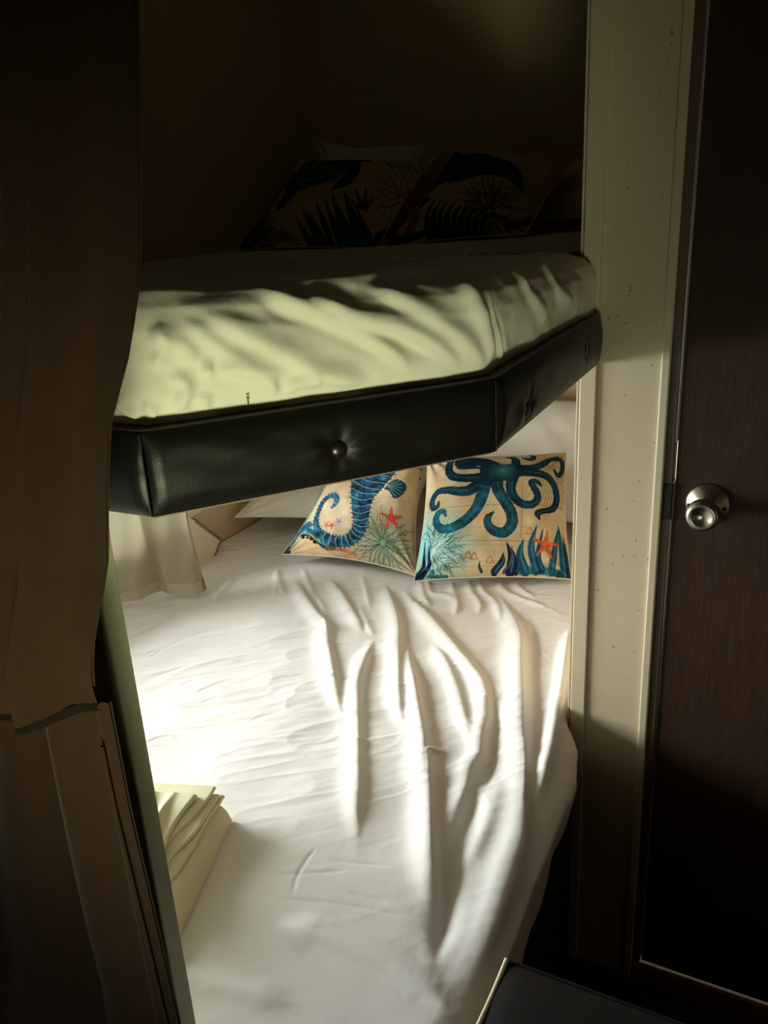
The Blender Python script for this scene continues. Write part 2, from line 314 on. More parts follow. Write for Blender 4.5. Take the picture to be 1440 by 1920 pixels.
def lathe(name, prof, org, axis, m, parent=None, k=40):
    """prof: (radius, distance along axis)"""
    ax = Vector(axis).normalized(); a = ax.orthogonal().normalized(); b = ax.cross(a); R = []
    for r, h in prof: R.append([np.array(Vector(org) + ax * h + a * (r * math.cos(2 * math.pi * i / k)) + b * (r * math.sin(2 * math.pi * i / k))) for i in range(k)])
    return gridmesh(name, np.array(R), m, parent, wrap=True)

# ================= room shell =================
ZC = 2.36; PY = 1.423
tag(box('floor', (-1.66, -.6, -.05), (1.0, 2.62, 0), M['floor']), kind='structure')
tag(box('ceiling', (-1.66, -.6, ZC), (1.0, 2.62, ZC + .05), M['ceil']), kind='structure')
WY0, WY1, WZ0, WZ1 = .55, 1.84, .76, 1.24
tag(boxes('wall_left', [((-1.66, -.6, 0), (-1.612, 2.62, WZ0)), ((-1.66, -.6, WZ1), (-1.612, 2.62, ZC)), ((-1.66, -.6, WZ0), (-1.612, WY0, WZ1)), ((-1.66, WY1, WZ0), (-1.612, 2.62, WZ1))], M['wall']), kind='structure')
tag(box('wall_back', (-1.612, 2.57, 0), (1.0, 2.62, ZC), M['wall']), kind='structure')
tag(box('wall_side', (-.366, PY + .027, 0), (-.318, 2.57, ZC), M['wall']), kind='structure')          # bunk's own side wall behind the pillar
tag(box('wall_right', (.95, -.6, 0), (1.0, PY, ZC), M['cabin']), kind='structure')
CX0, CX1, CZ0, CZ1 = -.06, .46, .60, 1.00
tag(boxes('wall_front', [((-1.66, -.65, 0), (1.0, -.6, CZ0)), ((-1.66, -.65, CZ1), (1.0, -.6, ZC)), ((-1.66, -.65, CZ0), (CX0, -.6, CZ1)), ((CX1, -.65, CZ0), (1.0, -.6, CZ1))], M['cabin']), kind='structure')
# partition that carries pillar and bathroom door
DX0 = -.199; DX1 = .52
tag(boxes('wall_pillar', [((-.352, PY, 0), (-.2195, PY + .027, ZC)), ((DX1 + .02, PY, 0), (1.0, PY + .027, ZC)), ((-.2195, PY, 2.05), (DX1 + .02, PY + .027, ZC))], M['speck']), kind='structure')
tag(box('trim_1', (-.366, PY - .006, 0), (-.3365, PY + .03, ZC), M['trimv'], bev=.0025), kind='structure')
tag(box('trim_2', (-.3715, PY - .002, .3), (-.3675, PY + .016, ZC), M['trimv'], bev=.001), kind='structure')
tag(box('trim_3', (-.2335, PY - .007, 0), (-.2175, PY + .028, ZC), M['trimv'], bev=.003), kind='structure')
tag(box('trim_4', (-.2173, PY - .001, 0), (-.2035, PY + .03, 2.05), M['trimd'], bev=.001), kind='structure')
d = empty('door_1', (DX0, PY, 0)); tag(d, kind='structure')
box('door_panel', (DX0, PY + .004, .052), (DX1, PY + .034, 2.045), M['door'], d, .001)
box('edge_strip', (-.2032, PY + .001, .052), (-.2008, PY + .03, 1.128), M['alum'], d)
box('edge_strip', (-.2032, PY + .001, 1.20), (-.2008, PY + .03, 2.04), M['alum'], d)
tag(box('latch_recess', (-.2165, PY - .0035, 1.062), (-.201, PY + .012, 1.128), M['black'], d, .002), 'dark latch recess cut in the door edge')
kn = D.objects.new('door_knob', None)
KX, KZ = -.1447, 1.097
rose = lathe('door_knob', [(.0005, .004), (.0355, .004), (.0362, .001), (.036, -.003), (.033, -.006), (.024, -.0115), (.016, -.0155), (.0125, -.018), (.0115, -.027), (.0115, -.038), (.018, -.044), (.0245, -.049), (.0268, -.055), (.0268, -.062), (.0248, -.068), (.0215, -.0715), (.018, -.072), (.014, -.0690), (.008, -.0660), (.003, -.0650), (.0002, -.0648)], (KX, PY + .004, KZ), (0, 1, 0), M['metal'], d, 64)
tag(rose, 'round satin nickel knob with dished face')
for sx in (-1, 1): lathe('screw', [(.0002, -.0105), (.0022, -.0103), (.0030, -.009), (.0032, -.004)], (KX + sx * .0285, PY + .0015, KZ - .003), (0, 1, 0), M['black'], rose, 12)
tag(box('trim_5', (-.2165, PY - .006, 0), (1.0, PY + .004, .048), M['thresh'], bev=.003), kind='structure')
# windows
def window(n, fr, gl):
    e = empty(n, fr[0][0]); tag(e, kind='structure')
    boxes('window_frame', fr, M['frame'], e); box('pane', gl[0], gl[1], M['glass'], e); return e
t = .022
window('window_1', [((-1.655, WY0, WZ0), (-1.606, WY1, WZ0 + t)), ((-1.655, WY0, WZ1 - t), (-1.606, WY1, WZ1)), ((-1.655, WY0, WZ0 + t), (-1.606, WY0 + t, WZ1 - t)), ((-1.655, WY1 - t, WZ0 + t), (-1.606, WY1, WZ1 - t))], ((-1.638, WY0 + t, WZ0 + t), (-1.634, WY1 - t, WZ1 - t)))
window('window_2', [((CX0, -.65, CZ0), (CX1, -.595, CZ0 + t)), ((CX0, -.65, CZ1 - t), (CX1, -.595, CZ1)), ((CX0, -.65, CZ0 + t), (CX0 + t, -.595, CZ1 - t)), ((CX1 - t, -.65, CZ0 + t), (CX1, -.595, CZ1 - t))], ((CX0 + t, -.632, CZ0 + t), (CX1 - t, -.628, CZ1 - t)))
# pale partition at the foot of the bunks
PXR = -.567
tag(box('wall_partition', (-1.612, .498, 0), (PXR, .522, ZC), M['panel'], bev=.002), kind='structure')

# ================= lower bunk =================
lb = empty('lower_bunk', (-1.0, 1.4, 0)); tag(lb, 'lower bunk bed base in dark board below the rumpled sheet', 'bunk')
bb = boxes('bed_base', [((-1.605, .56, 0), (-.372, 2.56, .43)), ((-.372, .56, 0), (-.352, 1.405, .43))], M['base'], lb)
mt = boxes('mattress', [((-1.60, .555, .43), (-.40, 2.55, .585))], M['pillowcase'])
tag(mt, 'wide lower bunk mattress under a rumpled white fitted sheet', 'mattress')
V = bed_grid()
X, Y = V[..., 0], V[..., 1]
H = relief(X, Y, BED_STROKES)
# fine crinkle running across the weave, broad soft swells
a = math.radians(40); U1 = X * math.cos(a) + Y * math.sin(a); W1 = -X * math.sin(a) + Y * math.cos(a)
wx = .02 * vnoise(X * 7, Y * 7, 3)
H += .0014 * vnoise(U1 * 12, (W1 + wx) * 62, 1) * np.clip(1.1 + (-.8 - X) * 1.2, .25, 1) * np.clip((Y - .7) * 3, .2, 1)
H += .0009 * vnoise(U1 * 30 + 5, (W1 + wx) * 120, 2) * np.clip((Y - .8) * 3, .15, 1)
rd = lambda f, sd: (1 - np.abs(vnoise((X + .03 * vnoise(X * 9, Y * 9, sd)) * f, (Y + .04 * vnoise(X * 8 + 4, Y * 8, sd + 1)) * f * .8, sd + 2)) * 4) 
rd = lambda f, sd: (1 - np.abs(vnoise((U1 + .05 * vnoise(X * 7, Y * 7, sd)) * f * .45, (W1 + .03 * vnoise(X * 5 + 4, Y * 5, sd + 1)) * f * 1.5, sd + 2)) * 4)
H += .0019 * np.clip(rd(9, 100), 0, 1) ** 2 * np.clip((Y - .8) * 3, .1, 1) + .0013 * np.clip(rd(19, 110), 0, 1) ** 2 * np.clip((Y - .75) * 3, .2, 1)
H += .010 * vnoise(X * 4.3 + 9, Y * 3.1, 5) + .006 * vnoise(X * 9, Y * 6 + 3, 6)
H *= np.clip((2.56 - Y) / .05, 0, 1) * np.clip((X + 1.605) / .04, 0, 1)
Nn = gnormals(V); Nn *= np.sign((Nn[..., 2:3].mean()))
side = np.clip((.62 - V[..., 2]) / .05, 0, 1); H = H * (1 - .8 * side) + side * (.003 * np.sin(Y * 40 + V[..., 2] * 6) + .001 * np.sin(Y * 95 + 1)) * np.clip((1.38 - Y) * 10, 0, 1)
V = V + Nn * H[..., None]
sheet = gridmesh('fitted_sheet', V, M['sheet'], mt)
def sheet_z(x, y): return .632

# ================= cushions and pillows =================
class Canvas:
    def __init__(s, n, quad, base):
        s.n = n; g = (np.arange(n) / (n - 1)); s.u, s.v = np.meshgrid(g, g); s.quad = [np.array(q, float) for q in quad]   # BL BR TR TL in drawing units
        q = s.quad; u, v = s.u[..., None], s.v[..., None]
        P = q[0] * (1 - u) * (1 - v) + q[1] * u * (1 - v) + q[2] * u * v + q[3] * (1 - u) * v; s.x, s.y = P[..., 0], P[..., 1]
        s.img = np.tile(np.array(base, float), (n, n, 1))
        s.px = np.linalg.norm(q[1] - q[0]) / n
    def mix(s, A, col, tex=0, sel=None):
        col = np.array(col, float)
        if tex: t = 1 + tex * (vnoise(s.x / 22, s.y / 22, 11) + vnoise(s.x / 60, s.y / 60, 12)); c = np.clip(col * t[..., None], 0, 255)
        else: c = col
        s.img = s.img * (1 - A[..., None]) + c * A[..., None]
    def stroke(s, pts, w, col, a=1, tex=0, sm=True, bumpy=0):
        P = np.array(pts, float)
        W = np.array(w if hasattr(w, '__len__') else [w] * len(P), float)
        if len(W) != len(P): W = np.interp(np.linspace(0, 1, len(P)), np.linspace(0, 1, len(W)), W)
        PW = np.hstack([P, W[:, None]])
        if sm and len(P) > 2: PW = catmull(PW, 6)
        m = PW[:, 2].max() + 4; lo = PW[:, :2].min(0) - m; hi = PW[:, :2].max(0) + m
        sel = (s.x > lo[0]) & (s.x < hi[0]) & (s.y > lo[1]) & (s.y < hi[1]); x, y = s.x[sel], s.y[sel]
        if x.size == 0: return
        best = np.full(x.shape, 1e9)
        for i in range(len(PW) - 1):
            d = PW[i + 1] - PW[i]; k = np.clip(((x - PW[i, 0]) * d[0] + (y - PW[i, 1]) * d[1]) / (d[0] ** 2 + d[1] ** 2 + 1e-9), 0, 1)
            best = np.minimum(best, np.hypot(x - PW[i, 0] - k * d[0], y - PW[i, 1] - k * d[1]) - (PW[i, 2] + k * d[2]) / 2)
        if bumpy: best = best + bumpy * vnoise(x / 7, y / 7, 5) * 2
        A = np.zeros(s.x.shape); A[sel] = np.clip(.5 - best / s.px, 0, 1) * a; s.mix(A, col, tex)
    def poly(s, pts, col, a=1, tex=0, smooth=True, bumpy=0):
        P = np.array(pts, float)
        if smooth: P = catmull(np.vstack([P, P[:1]]), 5)
        xx = s.x + (bumpy * vnoise(s.x / 8, s.y / 8, 8) * 2 if bumpy else 0); yy = s.y
        ins = np.zeros(xx.shape, bool)
        for (x0, y0), (x1, y1) in zip(P, np.roll(P, -1, 0)):
            if y0 == y1: continue
            ins ^= ((yy < y0) != (yy < y1)) & (xx < (x1 - x0) * (yy - y0) / (y1 - y0) + x0)
        s.mix(ins * float(a), col, tex)
    def glow(s, c, r, col, a):
        d = np.hypot(s.x - c[0], s.y - c[1]) / r; s.mix(np.clip(1 - d, 0, 1) ** .8 * a, col)
    def fan(s, c, r, col, n=18, w=6, a0=0, a1=360, rng=random, fill=None):
        if fill: s.glow(c, r * 1.05, fill, .85)
        for i in range(n):
            th = math.radians(a0 + (a1 - a0) * (i + .5) / n + rng.uniform(-5, 5)); L = r * rng.uniform(.8, 1.05)
            p = [(c[0] + L * f * math.cos(th + .15 * math.sin(3 * f + i)), c[1] + L * f * math.sin(th + .15 * math.sin(3 * f + i))) for f in (.12, .4, .7, 1)]
            s.stroke(p, [w, w * .45], col, .85)
            for k in range(1, 5):
                f = .25 + .16 * k; sg = 1 if (k + i) % 2 else -1; q = (c[0] + L * f * math.cos(th), c[1] + L * f * math.sin(th)); t2 = th + sg * .6; l2 = L * .25
                s.stroke([q, (q[0] + l2 * math.cos(t2), q[1] + l2 * math.sin(t2)), (q[0] + 1.7 * l2 * math.cos(t2 - sg * .25), q[1] + 1.7 * l2 * math.sin(t2 - sg * .25))], [w * .6, w * .3], col, .8)
    def star(s, c, r, col, rot=0, hi=None):
        for k in range(5):
            th = math.radians(rot + 72 * k); s.stroke([c, (c[0] + r * math.cos(th), c[1] + r * math.sin(th))], [r * .46, r * .10], col, 1, .25, False)
            if hi: s.stroke([c, (c[0] + r * .7 * math.cos(th), c[1] + r * .7 * math.sin(th))], [r * .1, r * .04], hi, .5, 0, False)
    def blade(s, pts, w, col, hi=None):
        s.stroke(pts, [w, w * .9, w * .12], col, 1, .35)
        if hi: s.stroke([(p[0] + w * .12, p[1]) for p in pts], [w * .2, w * .2, 0], hi, .7)
    def parchment(s, seed, ink=(120, 84, 66)):
        t = vnoise(s.x / 190, s.y / 190, seed) + .6 * vnoise(s.x / 70, s.y / 70, seed + 1) + .35 * vnoise(s.x / 24, s.y / 24, seed + 2)
        s.img = s.img * (1 + .13 * t[..., None]) + np.array([6, -6, -12]) * np.clip(vnoise(s.x / 120, s.y / 120, seed + 7), 0, 1)[..., None] * 3
        r = random.Random(seed); x0, x1, y0, y1 = s.x.min(), s.x.max(), s.y.min(), s.y.max()
        for _ in range(26):
            x, y = r.uniform(x0, x1), r.uniform(y0, y1); p = [(x, y)]
            for k in range(4): p.append((p[-1][0] + r.uniform(10, 70), p[-1][1] + r.uniform(-22, 22)))
            s.stroke(p, r.uniform(2, 4), ink, .4)
        for _ in range(6):
            y = r.uniform(y0, y1); s.stroke([(x0, y), ((x0 + x1) / 2, y + r.uniform(-8, 8)), (x1, y)], 3.2, ink, .45)
    def colors(s):
        c = np.clip(s.img, 0, 255) / 255; return np.where(c <= .04045, c / 12.92, ((c + .055) / 1.055) ** 2.4).reshape(-1, 3)

def pad_grid(C, n, thick, pinch=.07, ears=.5, seed=0, wr=.004, sgn=1, sag=None):
    g = np.linspace(0, 1, n); u, v = np.meshgrid(g, g); cu, cv = 2 * u - 1, 2 * v - 1
    uu = u - pinch * .5 * cu * (1 - cv ** 2) * np.abs(cu) ** 3; vv = v - pinch * .5 * cv * (1 - cu ** 2) * np.abs(cv) ** 3
    C = [np.array(c, float) for c in C]; a, b = uu[..., None], vv[..., None]
    P = C[0] * (1 - a) * (1 - b) + C[1] * a * (1 - b) + C[2] * a * b + C[3] * (1 - a) * b
    nrm = np.cross(C[1] - C[0], C[3] - C[0]); nrm /= np.linalg.norm(nrm)
    e = np.clip(1 - np.abs(cu) ** 2.6, 0, 1) ** .62 * np.clip(1 - np.abs(cv) ** 2.6, 0, 1) ** .62
    edge = np.clip((1 - np.maximum(np.abs(cu), np.abs(cv))) * 12, 0, 1)
    h = thick * e + wr * edge * (vnoise(u * 5 + seed, v * 6, seed + 20) + .5 * vnoise(u * 13 + seed, v * 9, seed + 21)) * 2
    # gathers that radiate from the corners
    for x, y in ((0, 0), (1, 0), (1, 1), (0, 1)):
        d = np.hypot(u - x, v - y); th = np.arctan2(v - y, u - x); h += wr * .9 * np.sin(th * 14 + x * 3 + seed) * np.exp(-(d / .28) ** 2) * np.clip(d * 12, 0, 1) * edge
    return P + sgn * nrm * h[..., None]
def cushion(name, C, thick, label, cat, group, canvas=None, m=None, seed=0, n=None, pinch=.07, wr=.004, back=.8):
    n = canvas.n if canvas else (n or 90)
    F = pad_grid(C, n, thick, pinch, seed=seed, wr=wr); B = pad_grid(C, 40, thick * back, pinch, seed=seed + 3, wr=wr, sgn=-1)[:, ::-1]
    o = gridmesh(name, F, m or M['print'], None, extra=[B], col=canvas.colors() if canvas else None)
    # thin sewn seam all round
    r = np.array([F[0, i] for i in range(0, n, 6)] + [F[j, -1] for j in range(0, n, 6)] + [F[-1, i] for i in range(n - 1, -1, -6)] + [F[j, 0] for j in range(n - 1, -1, -6)])
    tube('seam', np.vstack([r, r[:1]]), .0016, m or M['lining'], o, 6)
    return tag(o, label, cat, group)

# white pillows behind
PW = 'white bed pillows behind the printed cushions'
cushion('bed_pillow', [(-1.575, 1.955, .705), (-1.02, 2.08, .70), (-1.02, 2.42, .93), (-1.57, 2.40, .90)], .055, 'white pillow lying behind the seahorse cushion on the lower bunk', 'pillow', PW, m=M['pillowcase'], seed=2, wr=.008)
cushion('bed_pillow', [(-.99, 2.25, .69), (-.41, 2.27, .69), (-.41, 2.49, 1.02), (-.97, 2.49, 1.02)], .05, 'white pillow standing behind the octopus cushion on the lower bunk', 'pillow', PW, m=M['pillowcase'], seed=5, wr=.008)
cushion('bed_pillow', [(-1.55, 2.30, 1.540), (-1.04, 2.28, 1.540), (-1.055, 2.52, 1.778), (-1.543, 2.52, 1.820)], .032, 'white pillow with raised corners behind the turtle cushion on the upper bunk', 'pillow', PW, m=M['pillowcase'], seed=7, pinch=.42, wr=.006)
cushion('bed_pillow', [(-.98, 2.29, 1.535), (-.42, 2.24, 1.535), (-.41, 2.53, 1.68), (-.96, 2.53, 1.69)], .035, 'shadowed pillow behind the dolphin cushion beside the pillar on the upper bunk', 'pillow', PW, m=M['pillowcase'], seed=9, wr=.006)

TEAL = (18, 54, 70); NAVY = (22, 36, 66)
def octopus():
    c = Canvas(330, [(60, 1240), (1355, 1200), (1320, 15), (95, 0)], (206, 188, 152)); c.parchment(3)
    c.stroke([(930, 430), (930, 920)], 4, (80, 66, 70), .7, sm=False)
    for y in (620, 945): c.stroke([(110, y), (700, y + 4), (1300, y - 6)], 4.5, (104, 72, 56), .75)
    for i in range(11):                                   # scalloped net behind the right arms
        for j in range(9):
            x = 1030 + i * 27 + (j % 2) * 13; y = 110 + j * 58
            c.stroke([(x - 12, y), (x - 8, y + 34), (x, y + 46), (x + 8, y + 34), (x + 12, y)], 4, (112, 92, 62), .6)
    c.glow((160, 980), 420, (158, 212, 206), 1.3); c.fan((190, 1010), 250, (28, 84, 96), 18, 9, -115, 100); c.fan((190, 1010), 150, (210, 236, 226), 9, 13, -100, 90)
    for x, yb in ((120, 900), (165, 950)): c.stroke([(x - 60, 1235), (x + 5, 1140), (x, 1050), (x - 8, yb)], [44, 30, 5], NAVY, 1, .3)
    c.stroke([(20, 1215), (130, 1150), (215, 1190)], 24, (30, 110, 130), .8, .4); c.stroke([(180, 1215), (330, 1225)], 26, (30, 80, 100), .8, .5)
    c.stroke([(900, 1180), (1130, 1165), (1340, 1180)], [40, 60, 60], (44, 110, 116), 1, .6, bumpy=10)
    for pts, w, col in (([(975, 1180), (925, 1060), (948, 930)], 70, (28, 82, 108)), ([(1060, 1170), (1015, 990), (1056, 815)], 64, (30, 84, 110)), ([(1110, 1160), (1075, 1060), (1110, 840)], 56, (22, 62, 96)), ([(1190, 1170), (1215, 1010), (1250, 815)], 60, (26, 76, 100)), ([(1300, 1190), (1285, 990), (1255, 780)], 66, (30, 84, 112)), ([(1335, 1190), (1325, 1010), (1300, 850)], 34, NAVY),
                        ([(850, 1190), (860, 1080), (812, 965)], 76, (28, 34, 66)), ([(720, 1195), (780, 1120), (785, 1050)], 56, (34, 52, 76)), ([(900, 1190), (915, 1130), (885, 1075)], 44, NAVY), ([(615, 1195), (595, 1160), (598, 1115)], 22, NAVY), ([(800, 1195), (850, 1120), (860, 985)], 24, (70, 66, 90))):
        c.blade(pts, w, col, (70, 140, 156))
    for x, y in ((500, 1080), (550, 1090), (680, 1120), (1000, 870)): c.stroke([(x - 25, y), (x, y - 40), (x + 22, y)], 12, (176, 92, 58), .6, .5); c.stroke([(x - 30, y + 12), (x + 34, y + 12)], 10, (150, 80, 56), .6)
    c.stroke([(440, 1080), (470, 1130)], 34, (110, 130, 160), .6, .5)
    A = [([(880, 250), (1000, 245), (1100, 190), (1170, 115), (1245, 98), (1290, 150), (1288, 240), (1255, 285), (1215, 245)], [96, 74, 62, 54, 46, 36, 34, 36, 16]),
         ([(900, 290), (1050, 300), (1160, 345), (1225, 430), (1240, 550), (1195, 640), (1110, 672), (1062, 700), (1080, 750)], [100, 86, 66, 58, 54, 50, 46, 44, 12]),
         ([(850, 350), (832, 450), (855, 550), (930, 618), (1025, 612), (1065, 540), (1030, 465), (1005, 405), (1050, 400), (1092, 440)], [92, 76, 70, 66, 60, 54, 50, 44, 34, 12]),
         ([(860, 230), (875, 160), (850, 105), (795, 85)], [90, 66, 44, 12]), ([(930, 105), (1000, 122), (1030, 90), (1000, 55)], [8, 34, 38, 14]),
         ([(580, 350), (450, 350), (350, 325), (300, 260), (295, 180), (315, 70)], [100, 84, 78, 64, 58, 50]),
         ([(560, 420), (480, 480), (390, 480), (290, 450), (200, 450), (150, 520), (165, 595), (205, 590), (215, 548)], [100, 92, 76, 62, 52, 46, 40, 30, 12]),
         ([(620, 380), (595, 520), (545, 660), (450, 770), (330, 830), (235, 800), (200, 720), (225, 655), (270, 655), (288, 700)], [110, 96, 88, 84, 76, 60, 54, 44, 34, 14]),
         ([(710, 360), (725, 480), (785, 600), (840, 700), (848, 800), (790, 875), (715, 868), (655, 810), (648, 745), (692, 695)], [104, 92, 84, 84, 86, 84, 76, 62, 48, 10])]
    for i, (p, w) in enumerate(A):
        c.stroke(p, [x + 9 for x in w], (14, 44, 62), .9, 0, bumpy=3); c.stroke(p, [max(6, x - 4) for x in w], [TEAL, (18, 52, 72), (20, 58, 80), TEAL, (24, 56, 80), (16, 46, 62), (20, 58, 72), (28, 88, 110), (26, 78, 96)][i], 1, .5)
        c.stroke([(x + 6, y - 4) for x, y in p], [max(1, x * .22) for x in w], (62, 122, 130), .38)
    c.poly([(345, 175), (380, 235), (470, 245), (560, 250), (560, 330), (560, 420), (640, 440), (700, 400), (780, 390), (860, 390), (930, 320), (930, 250), (880, 190), (760, 190), (690, 140), (600, 90), (430, 60), (350, 90)], (16, 50, 72), 1, .4)
    c.glow((760, 270), 130, (70, 140, 134), .8); c.glow((450, 150), 120, (14, 36, 54), .7)
    for i in range(16):
        th = i * .39; c.stroke([(760, 270), (760 + 120 * math.cos(th), 270 + 100 * math.sin(th))], [8, 2], (96, 160, 150), .35)
    c.stroke([(535, 210), (550, 203), (566, 212), (550, 222), (535, 210)], 7, (150, 170, 160), 1); c.stroke([(548, 212), (553, 212)], 12, (10, 20, 30), 1)
    c.star((1138, 968), 118, (206, 96, 58), -84, (232, 146, 100)); return c
def seahorse():
    c = Canvas(330, [(0, 1000), (1250, 1215), (1330, -60), (440, -40)], (212, 188, 156)); c.parchment(8, (150, 110, 90))
    # kelp swirls on the left margin and lower-left corner
    for p, w, col in (([(20, 990), (200, 700), (330, 450), (480, 200), (520, 0)], 40, (110, 160, 140)), ([(10, 985), (150, 740), (290, 470), (400, 300)], 16, (24, 56, 74)), ([(60, 960), (180, 760), (330, 480), (470, 270)], 10, (40, 90, 96)), ([(560, 330), (540, 290), (545, 240), (600, 268)], 18, (50, 120, 130))): c.stroke(p, w, col, 1, .5)
    c.poly([(110, 860), (190, 760), (260, 750), (300, 810), (200, 830)], (50, 96, 130), 1, .4); c.poly([(60, 950), (200, 830), (330, 850), (450, 960), (560, 1020), (400, 1030), (300, 900), (180, 880)], (70, 130, 130), .9, .6)
    c.stroke([(60, 960), (150, 880), (260, 890), (350, 970), (450, 1030)], 12, (20, 26, 40), 1); c.stroke([(250, 830), (350, 900), (450, 970), (540, 1010)], 34, (30, 80, 120), .9, .5)
    for x, y in ((200, 888), (252, 908), (292, 930), (325, 960)): c.stroke([(x - 6, y), (x + 8, y + 6)], 24, (44, 26, 26), 1)
    c.stroke([(430, 1030), (560, 1040), (700, 1090)], 30, (190, 104, 60), .8, .6); c.stroke([(0, 985), (60, 995)], 40, (40, 60, 76), 1, .5)
    c.glow((970, 990), 360, (166, 172, 146), 1.2); c.fan((970, 985), 270, (62, 82, 72), 22, 9); c.fan((970, 985), 110, (120, 164, 140), 9, 9)
    for x, y, cl in ((445, 820, (200, 130, 90)), (570, 800, (130, 140, 160)), (500, 830, (216, 110, 80))): c.star((x, y), 42, cl, 20)
    for p in ([(1240, 152), (1350, 155)], [(1300, 250), (1360, 195)]): c.stroke(p, 10, (40, 40, 44), 1)
    for i in range(40): x, y = random.uniform(850, 1250), random.uniform(480, 760); c.stroke([(x, y), (x + 3, y)], 6, (100, 70, 50), .5)
    body = [(960, -40), (930, 90), (880, 230), (820, 370), (780, 480), (765, 600), (765, 720), (765, 830), (740, 900), (680, 960), (600, 985), (500, 970), (410, 920), (345, 850), (322, 760), (335, 670), (370, 590), (425, 540), (490, 525), (525, 570), (515, 620), (475, 662)]
    body = [(x + 10, y) for x, y in body]; wd = [360, 380, 375, 325, 250, 190, 160, 130, 116, 104, 90, 84, 74, 60, 50, 44, 42, 40, 42, 36, 24, 6]
    c.poly([(980, 470), (1030, 400), (1090, 355), (1150, 370), (1185, 400), (1175, 470), (1130, 530), (1075, 562), (1030, 500)], (30, 70, 88), 1, .5, bumpy=8)
    for i in range(7): th = -1.0 + i * .33; c.stroke([(1010, 440), (1010 + 140 * math.cos(th), 440 + 120 * math.sin(th))], [6, 12], (130, 176, 166), .7)
    P = catmull(np.hstack([np.array(body, float), np.array(wd, float)[:, None]]), 5)
    for i in range(0, len(P) - 1, 2):                      # spines
        t = P[i + 1, :2] - P[i, :2]; t /= np.linalg.norm(t) + 1e-9; nn = np.array([-t[1], t[0]])
        for sg in (-1, 1): a = P[i, :2] + sg * nn * P[i, 2] * .45; b = a + sg * nn * (12 + P[i, 2] * .09) ; c.stroke([a, b], [20, 5], (26, 78, 112), 1)
    c.stroke(body, wd, (40, 84, 108), 1, .9, bumpy=5); c.stroke([(x + 18, y) for x, y in body], [w * .45 for w in wd], (26, 66, 96), .7, .8)
    for i in range(2, len(P) - 10, 3):
        t = P[i + 1, :2] - P[i, :2]; t /= np.linalg.norm(t) + 1e-9; nn = np.array([-t[1], t[0]]); w = P[i, 2] * .47
        if i < 60:
            a, b, m_ = P[i, :2] - nn * w, P[i, :2] + nn * w, P[i, :2] + t * w * .22
            c.stroke([a, m_, b], 9, (14, 42, 66), .9); c.stroke([a + t * 12, m_ + t * 14, b + t * 12], 8, (150, 190, 192), .75)
    for i in range(60):
        k = random.randrange(len(P) // 3, len(P)); r = P[k, 2] * .4; x, y = P[k, 0] + random.uniform(-r, r), P[k, 1] + random.uniform(-r, r); c.stroke([(x, y), (x + 4, y + 3)], random.uniform(8, 18), random.choice([(24, 58, 90), (90, 160, 180), (60, 120, 150)]), .7)
    c.star((1052, 752), 108, (212, 84, 58), -90, (232, 120, 84)); return c
def turtle():
    c = Canvas(300, [(10, 890), (1270, 905), (1740, 130), (585, 130)], (196, 172, 128)); c.parchment(15)
    c.glow((120, 850), 330, (120, 160, 130), .8); c.fan((60, 880), 330, (26, 66, 60), 18, 12, -90, 10); c.stroke([(340, 870), (450, 820), (560, 860)], 80, (140, 70, 70), .5, .8, bumpy=10)
    c.stroke([(60, 860), (250, 620), (420, 420), (640, 190), (760, 150)], [26, 20, 18], (40, 44, 44), 1)
    for x, y in ((590, 700), (655, 640), (765, 590), (840, 560), (905, 510), (1000, 480), (1060, 600), (1110, 640), (700, 660), (950, 620)):
        c.blade([(x + 110, 895), (x + 70 + random.uniform(-20, 20), (895 + y) / 2 + 40), (x, y)], 58, (14, 66, 82), (60, 120, 124))
    for x, y in ((1190, 470), (1100, 480), (1240, 560), (1040, 560)): c.stroke([(1180, 640), ((1180 + x) / 2, (640 + y) / 2 + 20), (x, y)], [46, 14], (96, 50, 34), .9, .5)
    c.fan((1500, 520), 260, (110, 60, 44), 14, 9); c.stroke([(1250, 880), (1330, 780), (1450, 700)], [60, 30, 10], (20, 60, 70), 1, .5)
    for x in range(1350, 1700, 30): c.stroke([(x, 190 + (x % 90)), (x + 30, 240 + (x % 70))], 12, (60, 50, 90), .6)
    c.stroke([(520, 460), (470, 540), (415, 610)], [120, 100, 60], (20, 68, 72), 1, .5); c.stroke([(1100, 270), (1060, 380), (980, 440), (900, 485)], [110, 90, 60, 14], (24, 66, 110), 1, .6)
    c.stroke([(1060, 180), (1150, 185), (1240, 195)], [90, 60, 18], (20, 56, 60), 1, .6); c.stroke([(440, 390), (400, 420)], 60, (20, 50, 50), 1)
    c.poly([(430, 410), (500, 300), (640, 200), (800, 160), (960, 150), (1080, 200), (1090, 290), (980, 390), (840, 430), (680, 465), (540, 465)], (24, 84, 72), 1, .6)
    c.stroke([(560, 470), (720, 462), (880, 425), (1020, 350)], 14, (170, 160, 110), .8)
    for p in ([(500, 330), (620, 340), (700, 300), (860, 270), (1000, 240)], [(540, 420), (640, 400), (760, 390), (900, 350), (1030, 300)], [(640, 200), (620, 340), (640, 400), (600, 460)], [(780, 170), (700, 300), (760, 390), (740, 450)], [(920, 155), (860, 270), (900, 350), (880, 420)], [(1030, 190), (1000, 240), (1030, 300)]): c.stroke(p, 9, (130, 170, 120), .9)
    return c
